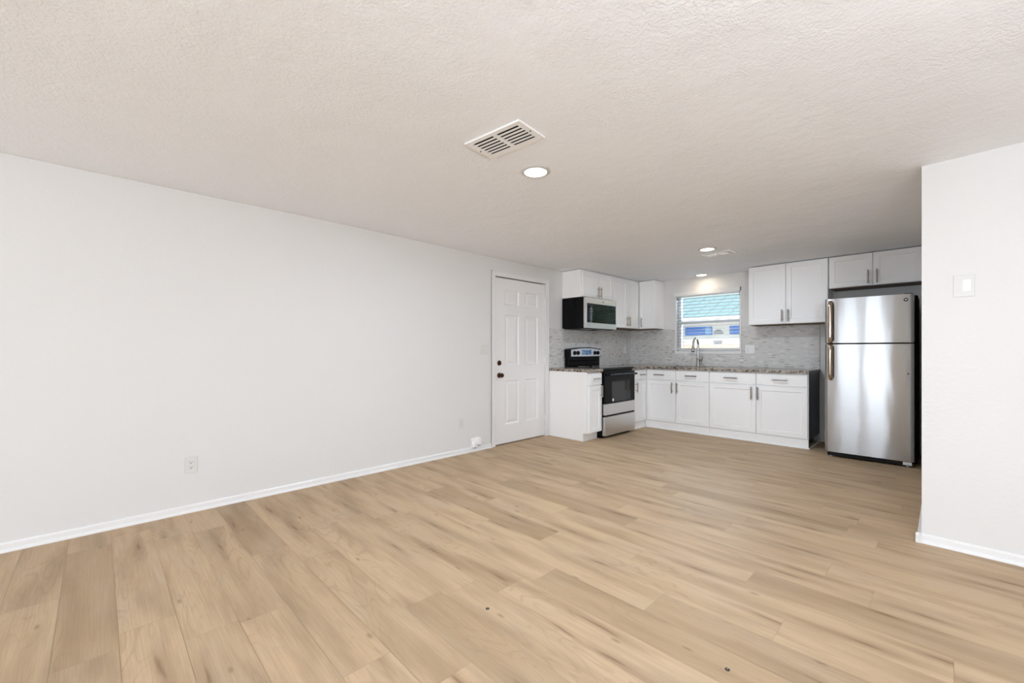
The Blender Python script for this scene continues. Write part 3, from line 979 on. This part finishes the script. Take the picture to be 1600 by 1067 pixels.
# backsplash tiles (stand 12 mm in front of the walls)
m = MB()
SZ0, SZ1 = CT1 + 0.001, 1.494
m.box(0.0125, 0.786, YB - 0.012, YB - 0.0004, SZ0, SZ1)
m.box(0.786, 1.760, YB - 0.012, YB - 0.0004, SZ0, 1.098)
m.box(1.760, 2.670, YB - 0.012, YB - 0.0004, SZ0, SZ1)
tag(m.build('backsplash', M['mosaic']), 'grey mosaic tile backsplash around the window on the back wall', 'backsplash')
m = MB()
m.box(0.0004, 0.012, 4.396, YB - 0.0005, SZ0, SZ1 - 0.04)
m.box(0.0004, 0.012, 5.46, YB - 0.0005, SZ1 - 0.04, SZ1)
tag(m.build('backsplash', M['mosaic']), 'grey mosaic tile backsplash behind the range on the left wall', 'backsplash')

# ------------------------------------------------------------------ kitchen window and blind
def window_back():
    w = thing('window_1', None, None, (0, YB, 0), 0, kind='structure')
    m = MB()
    y0, y1 = 0.085, 0.150
    f = 0.034
    m.box(WX0, WX0 + f, y0, y1, WZ0, WZ1); m.box(WX1 - f, WX1, y0, y1, WZ0, WZ1)
    m.box(WX0 + f, WX1 - f, y0, y1, WZ0, WZ0 + 0.05); m.box(WX0 + f, WX1 - f, y0, y1, WZ1 - 0.03, WZ1)
    m.build('window_frame', M['white'], w, 0.003)
    m = MB()
    m.box(WX0 + f, WX1 - f, y0 + 0.008, y1 - 0.008, 1.562, 1.612)
    m.build('meeting_rail', M['white'], w, 0.003)
    for z0, z1, yy in ((WZ0 + 0.05, 1.562, 0.105), (1.612, WZ1 - 0.03, 0.130)):
        m = MB(); m.box(WX0 + f, WX1 - f, yy, yy + 0.004, z0, z1)
        m.build('glass_pane', M['glass'], w)
    m = MB()
    m.box(WX0 - 0.022, WX0, -0.014, -0.0002, WZ0 - 0.030, WZ1 + 0.03)
    m.box(WX1, WX1 + 0.022, -0.014, -0.0002, WZ0 - 0.030, WZ1 + 0.03)
    m.box(WX0, WX1, -0.014, -0.0002, WZ0 - 0.030, WZ0 - 0.012)
    m.build('window_casing', M['white'], w, 0.003)
    m = MB(); m.box(WX0, WX1, 0.0, 0.085, WZ0 - 0.0005, WZ0 + 0.012)
    m.build('window_sill', M['white'], w, 0.002)
window_back()

def blind():
    t = thing('window_blind', 'white horizontal slat blind hanging open in the kitchen window', 'blind', (0, YB, 0))
    m = MB(); m.box(0.800, 1.752, -0.062, -0.0155, 1.996, 2.058)
    m.box(WX0 + 0.004, WX1 - 0.004, -0.0155, 0.060, 1.985, WZ1 - 0.002)
    m.build('valance', M['slat'], t, 0.002)
    m = MB(); m.box(1.7525, 1.757, -0.062, -0.0155, 2.004, 2.058); tag(m.build('valance_clip', M['nickel'], t), 'dark end clip')
    m = MB()
    z = 1.235
    while z < 1.975:
        pr = [(0.012, z + 0.0022), (0.037, z + 0.0022), (0.062, z + 0.0004), (0.062, z - 0.0030), (0.037, z - 0.0012), (0.012, z - 0.0012)]
        m.prism(pr, 'x', WX0 + 0.006, WX1 - 0.006)
        z += 0.048
    m.build('slat_run', M['slat_backlit'], t)
    m = MB(); m.box(WX0 + 0.006, WX1 - 0.006, 0.012, 0.062, 1.165, 1.192)
    m.build('bottom_rail', M['slat'], t, 0.003)
    for x in (0.93, 1.27, 1.61):
        m = MB()
        m.tube([(x, 0.010, 1.19), (x, 0.010, 1.985)], 0.0008, 6)
        m.tube([(x, 0.064, 1.19), (x, 0.064, 1.985)], 0.0008, 6)
        m.build('ladder_cord', M['slat'], t)
blind()

# ------------------------------------------------------------------ electric range (faces +x)
def electric_range():
    W = 0.768
    t = thing('electric_range', 'black electric range with stainless lower door and drawer', 'range', (0.690, 4.706, 0), LEFT)
    m = MB()
    m.box(0.004, W - 0.004, 0.040, 0.655, 0.035, 0.900)
    m.box(0.02, W - 0.02, 0.075, 0.62, 0.0, 0.035)
    m.build('body', M['black'], t, 0.002)
    # cooktop
    m = MB()
    m.box(0, W, 0.012, 0.665, 0.901, 0.925)
    top = m.build('cooktop', M['glass_black'], t, 0.005)
    for bx, by, r in ((0.20, 0.20, 0.115), (0.57, 0.20, 0.09), (0.20, 0.47, 0.08), (0.57, 0.47, 0.10)):
        m = MB(); m.lathe((bx, by, 0.9252), (0, 0, 1), [(r - 0.003, 0), (r, 0), (r, 0.0006), (r - 0.003, 0.0006), (r - 0.003, 0)], 48)
        m.build('burner_ring', M['plate_grey'], top)
    # door: black upper glass, window, stainless lower strip
    m = MB(); m.box(0.006, W - 0.006, 0.0, 0.0395, 0.452, 0.872)
    d = m.build('oven_door', M['black'], t, 0.004)
    m = MB(); m.box(0.165, 0.640, -0.0022, -0.0003, 0.470, 0.742)
    m.build('oven_window', M['oven_glass'], d, 0.0008)
    m = MB(); m.box(0.006, W - 0.006, -0.002, 0.0395, 0.306, 0.4515)
    m.build('door_panel', M['steel'], d, 0.003)
    m = MB()
    m.tube([(0.045, -0.050, 0.832), (W - 0.045, -0.050, 0.832)], 0.0155, 16)
    for x in (0.06, W - 0.06):
        m.tube([(x, -0.002, 0.838), (x, -0.050, 0.832)], 0.013, 12)
    m.build('door_handle', M['black_matte'], d, smooth=40)
    m = MB(); m.lathe((0.198, -0.0025, 0.497), (0, -1, 0), [(0, 0), (0.020, 0), (0.020, 0.0010), (0, 0.0012)], 28)
    b = m.build('emblem', M['plate'], d)
    m = MB(); m.lathe((0.198, -0.0038, 0.497), (0, -1, 0), [(0.015, 0), (0.0165, 0), (0.0165, 0.0004), (0.015, 0.0004), (0.015, 0)], 28)
    m.build('emblem_ring', M['plate_grey'], b)
    # drawer
    m = MB(); m.box(0.004, W - 0.004, -0.004, 0.0395, 0.036, 0.284)
    dr = m.build('drawer', M['steel'], t, 0.004)
    m = MB(); m.box(0.006, W - 0.006, 0.006, 0.038, 0.285, 0.305)
    m.build('drawer_gap', M['black_matte'], t)
    # back guard
    m = MB()
    pts = []
    zb = 0.926
    def top_z(x): return 1.172 + 0.026 * (1 - ((x - W / 2) / (W / 2)) ** 2)
    m.box(0.008, W - 0.008, 0.590, 0.664, zb, 1.062)
    poly = [(0.0, 1.055), (W, 1.055)] + [(W - W * k / 16, top_z(W - W * k / 16)) for k in range(17)]
    m.prism(poly, 'y', 0.568, 0.664)
    gd = m.build('back_guard', M['black'], t, 0.004)
    m = MB()
    x0, x1 = 0.030, W - 0.012
    poly = [(x0, 1.068), (x1, 1.068)] + [(x1 + (x0 - x1) * k / 14, top_z(x1 + (x0 - x1) * k / 14) - 0.014) for k in range(15)]
    m.prism(poly, 'y', 0.5640, 0.5678)
    m.build('control_panel', M['silver_panel'], gd)
    for kx in (0.100, 0.180, W - 0.175, W - 0.095):
        m = MB()
        m.lathe((kx, 0.5638, 1.118), (0, -1, 0), [(0, 0), (0.031, 0), (0.031, 0.003), (0.026, 0.006), (0.024, 0.020), (0.020, 0.023), (0, 0.023)], 28)
        m.box(kx - 0.005, kx + 0.005, 0.534, 0.5415, 1.095, 1.141)
        m.build('knob', M['black_matte'], gd, smooth=40)
    m = MB(); m.box(0.272, 0.512, 0.5622, 0.5638, 1.092, 1.162)
    rr = random.Random(3)
    kinds = [0] * 6
    for i in range(9):
        for j in range(4):
            xa, za = 0.278 + i * 0.0262, 1.096 + j * 0.0165
            m.box(xa, xa + 0.0205, 0.5612, 0.5620, za, za + 0.011)
            kinds += [1 if rr.random() < 0.62 else 2] * 6
    ds = m.build('display', M['display'], gd)
    ds.data.materials.append(M['display_key']); ds.data.materials.append(M['display_dark'])
    for p, kd in zip(ds.data.polygons, kinds): p.material_index = kd
    m = MB()
    m.prism([(0.586, 1.000), (0.588, 1.012), (0.578, 1.006)], 'x', 0.03, W - 0.03)
    m.prism([(0.586, 0.945), (0.588, 0.957), (0.574, 0.948)], 'x', 0.03, W - 0.03)
    m.build('guard_rib', M['black'], gd)
electric_range()

# ------------------------------------------------------------------ microwave (faces +x)
def microwave():
    W = 0.762
    z0, z1 = 1.460, 1.876
    t = thing('microwave_oven', 'black and stainless microwave hung over the range', 'microwave', (0.405, 4.687, 0), LEFT)
    m = MB(); m.box(0, W, 0.036, 0.403, z0, z1)
    m.build('body', M['black'], t, 0.003)
    m = MB()
    ww0, ww1, wz0, wz1 = 0.032, W - 0.016, z0 + 0.070, z1 - 0.078
    m.panel(0, W, z0 - 0.002, z1 - 0.002, 0.0, 0.035, [(ww0, ww1, wz0, wz1)], [(0.002, 0.003)])
    d = m.build('door', M['steel'], t, 0.004)
    m = MB(); m.box(ww0 + 0.003, ww1 - 0.003, 0.0005, 0.0028, wz0 + 0.003, wz1 - 0.003)
    m.build('door_window', M['glass_black'], d)
    m = MB(); m.lathe((W * 0.545, -0.0005, z1 - 0.044), (0, -1, 0), [(0, 0), (0.013, 0), (0.013, 0.001), (0, 0.0012)], 24)
    b = m.build('emblem', M['slot'], d)
    m = MB(); m.lathe((W * 0.545, -0.002, z1 - 0.044), (0, -1, 0), [(0.0095, 0), (0.011, 0), (0.011, 0.0004), (0.0095, 0.0004), (0.0095, 0)], 24)
    m.build('emblem_ring', M['steel'], b)
    m = MB(); m.box(0.02, W - 0.02, 0.05, 0.38, z0 - 0.010, z0 - 0.0005)
    m.build('underside_grille', M['black_matte'], t)
    for xf in (0.10, 0.46):
        m = MB(); m.box(xf, xf + 0.20, 0.09, 0.17, z0 - 0.0125, z0 - 0.0105)
        m.build('filter', M['plate_grey'], t)
microwave()

# ------------------------------------------------------------------ refrigerator, turned a little in its alcove
def fridge():
    W = 0.714
    t = thing('refrigerator', 'tall stainless top-freezer refrigerator with black sides in the alcove', 'refrigerator', (2.858, 5.688, 0), math.radians(0.6))
    m = MB()
    m.box(0.012, W + 0.022, 0.075, 0.64, 0.030, 1.700)
    m.build('cabinet_body', M['fridge_black'], t, 0.006)
    m = MB(); m.box(0.02, W - 0.02, 0.030, 0.60, 0.012, 0.0535)
    gr = m.build('base_grille', M['black_matte'], t, 0.003)
    for i in range(2):
        m = MB(); x = 0.05 if i == 0 else W - 0.05
        m.lathe((x, 0.060, 0.0), (0, 0, 1), [(0, 0), (0.020, 0), (0.020, 0.012), (0.008, 0.014), (0.008, 0.040), (0, 0.040)], 16)
        m.build('leveling_foot', M['steel'], t, smooth=40)
    def leaf(name, z0, z1):
        # front bows and rolls round at both vertical edges
        r = 0.030
        left = [(r * (1 - math.cos(PI / 2 * k / 8)), r * (1 - math.sin(PI / 2 * k / 8))) for k in range(9)]
        poly = [(0, 0.070)] + left + [(W - x, y) for x, y in left[::-1]] + [(W, 0.070)]
        m = MB(); m.prism(poly, 'z', z0, z1)
        return m.build(name, M['fridge_steel'], t, 0.003, smooth=35)
    up = leaf('freezer_door', 1.232, 1.714)
    lo = leaf('fresh_food_door', 0.056, 1.222)
    m = MB(); m.box(0.014, W - 0.012, 0.020, 0.074, 1.2225, 1.2315)
    m.build('door_gasket', M['black_matte'], t)
    def grip(parent, z0, z1, bend_top):
        m = MB()
        x = 0.055
        out = -0.048
        if bend_top:
            pts = [(x, 0.004, z1 - 0.012), (x, out * 0.55, z1 - 0.014), (x, out * 0.92, z1 - 0.035), (x, out, z1 - 0.07), (x, out, z0 + 0.06), (x, out, z0 + 0.012), (x, out * 0.6, z0), (x, 0.004, z0)]
        else:
            pts = [(x, 0.004, z1), (x, out * 0.6, z1), (x, out, z1 - 0.012), (x, out, z1 - 0.06), (x, out, z0 + 0.07), (x, out * 0.92, z0 + 0.035), (x, out * 0.55, z0 + 0.014), (x, 0.004, z0 + 0.012)]
        m.tube(pts, 0.016, 14)
        for v in m.bm.verts:
            v.co.x = x + (v.co.x - x) * 1.25
        return m.build('handle', M['handle_steel'], parent, smooth=60)
    grip(up, 1.245, 1.690, True)
    grip(lo, 0.835, 1.210, False)
    m = MB(); m.lathe((W - 0.062, -0.0004, 1.655), (0, -1, 0), [(0, 0), (0.016, 0), (0.016, 0.002), (0.013, 0.003), (0, 0.0032)], 28)
    e = m.build('emblem', M['slot'], up)
    m = MB(); m.lathe((W - 0.062, -0.0038, 1.655), (0, -1, 0), [(0, 0), (0.008, 0), (0.006, 0.003), (0, 0.004)], 20)
    m.build('emblem_center', M['chrome'], e, smooth=40)
    m = MB(); m.cyl((W - 0.045, 0.0006, 0.925), (0, -1, 0), 0.006, 0.004, 14)
    m.build('door_plug', M['black_matte'], lo)
    m = MB(); m.box(W - 0.075, W - 0.012, 0.030, 0.10, 1.7005, 1.722)
    m.build('hinge_cover', M['black_matte'], t, 0.004)
    m = MB(); m.box(W - 0.085, W - 0.020, 0.020, 0.0285, 0.020, 0.050)
    m.build('foot_bracket', M['steel'], t)
fridge()

# ------------------------------------------------------------------ outdoors, beyond the kitchen window
tag(box_obj('ground', M['ground'], None, -30, 30, -30, 40, -0.35, -0.05), kind='structure')

def neighbour_house():
    t = thing('neighbour_house', 'white neighbouring house with teal metal roof seen through the kitchen window', 'building', (0, 12.0, -0.05))
    z = 0.05
    m = MB(); m.box(-7, 5.4, 0.0, 6.0, 0.0, 2.0 + z); m.build('wall', M['stucco'], t)
    # roof slope with standing seams
    m = MB()
    y0, z0, y1, z1 = -0.45, 2.02 + z, 3.0, 3.45 + z
    m.prism([(y0, z0), (y1, z1), (y1, z1 + 0.06), (y0, z0 + 0.06)], 'x', -7.4, 5.8)
    x = -7.3
    while x < 5.8:
        m.prism([(y0, z0 + 0.0605), (y1, z1 + 0.0605), (y1, z1 + 0.072), (y0, z0 + 0.072)], 'x', x, x + 0.03)
        x += 0.30
    m.build('roof', M['teal_roof'], t)
    m = MB(); m.box(-7.4, 5.8, -0.48, -0.452, 1.88 + z, 2.03 + z); m.build('fascia', M['stucco'], t)
    m = MB(); m.box(-7.4, 5.8, -0.451, -0.001, 1.93 + z, 1.98 + z); m.build('soffit', M['stucco'], t)
    m = MB(); m.prism([(-1.95, 2.30), (-1.55, 2.30), (-1.75, 2.52)], 'y', 0.25, 0.9); m.build('roof_vent', M['stucco'], t)
    for x0, x1 in ((-1.40, -0.66), (-0.21, 0.55)):
        m = MB(); m.box(x0, x1, -0.03, -0.001, 1.58 + z, 1.80 + z); w = m.build('window', M['sky_glass'], t)
        m = MB(); m.box(x0 + (x1 - x0) * 0.76, x1 - 0.02, -0.036, -0.031, 1.60 + z, 1.78 + z); m.build('window_pane', M['blue_light'], w)
    m = MB()
    m.prism([(-0.62 + 0.125 + 0.125 * math.cos(PI * k / 12), 1.60 + z + 0.115 * math.sin(PI * k / 12)) for k in range(13)], 'y', -0.03, -0.001)
    m.build('arched_vent', M['grey_vent'], t)
    m = MB(); m.box(-1.47, -1.37, -0.47, -0.37, 0.0, 1.90 + z); m.build('porch_post', M['blue_light'], t)
    m = MB(); m.box(-0.62, -0.40, -0.06, -0.001, 1.36 + z, 1.43 + z); m.build('meter_box', M['grey_vent'], t)
neighbour_house()

def yard_fence():
    t = thing('yard_fence', 'low tan wooden fence seen at the bottom of the kitchen window', 'fence', (0, 10.2, -0.05))
    m = MB()
    x = -4.0
    r = random.Random(5)
    while x < 3.0:
        m.box(x, x + 0.135, 0, 0.02, 0.0, 1.335 + r.uniform(-0.02, 0.02))
        x += 0.14
    m.build('picket_run', M['fence'], t)
    m = MB(); m.box(-4.0, 3.0, -0.04, -0.001, 1.20, 1.28); m.box(-4.0, 3.0, -0.04, -0.001, 0.3, 0.38)
    m.build('rail', M['fence'], t)
yard_fence()

def tree(x, y, h, r, label, seed):
    t = thing('yard_tree', label, 'tree', (x, y, -0.05))
    rr = random.Random(seed)
    m = MB()
    m.tube([(0, 0, 0), (0.03, 0.02, h * 0.3), (-0.05, 0.03, h * 0.6), (0.0, 0.0, h * 0.85)], [0.10, 0.085, 0.06, 0.02], 10)
    for k in range(7):
        a = k * 2.4
        m.tube([(0, 0, h * (0.35 + 0.06 * k)), (0.5 * r * math.cos(a), 0.5 * r * math.sin(a), h * (0.5 + 0.06 * k)), (0.85 * r * math.cos(a), 0.85 * r * math.sin(a), h * (0.55 + 0.06 * k))], [0.04, 0.025, 0.008], 6)
    m.build('trunk', M['bark'], t, smooth=60)
    bm = bmesh.new()
    for _ in range(2600):
        v = Vector((rr.gauss(0, 1), rr.gauss(0, 1), rr.gauss(0, 1))).normalized() * (rr.random() ** 0.45)
        p = Vector((v.x * r, v.y * r, h * 0.68 + v.z * h * 0.36))
        q = Matrix.Rotation(rr.uniform(0, 6.28), 3, Vector((rr.gauss(0, 1), rr.gauss(0, 1), rr.gauss(0, 1))).normalized())
        s = rr.uniform(0.05, 0.10)
        vs = [bm.verts.new(p + q @ Vector(c) * s) for c in ((-1, 0, 0), (0, -0.45, 0.1), (1, 0, 0), (0, 0.45, 0.1))]
        bm.faces.new(vs)
    mb = MB(); mb.bm.free(); mb.bm = bm
    mb.build('foliage', M['leaf'], t)
tree(3.9, 9.6, 3.0, 0.9, 'leafy green tree outside, mirrored in the microwave door', 4)
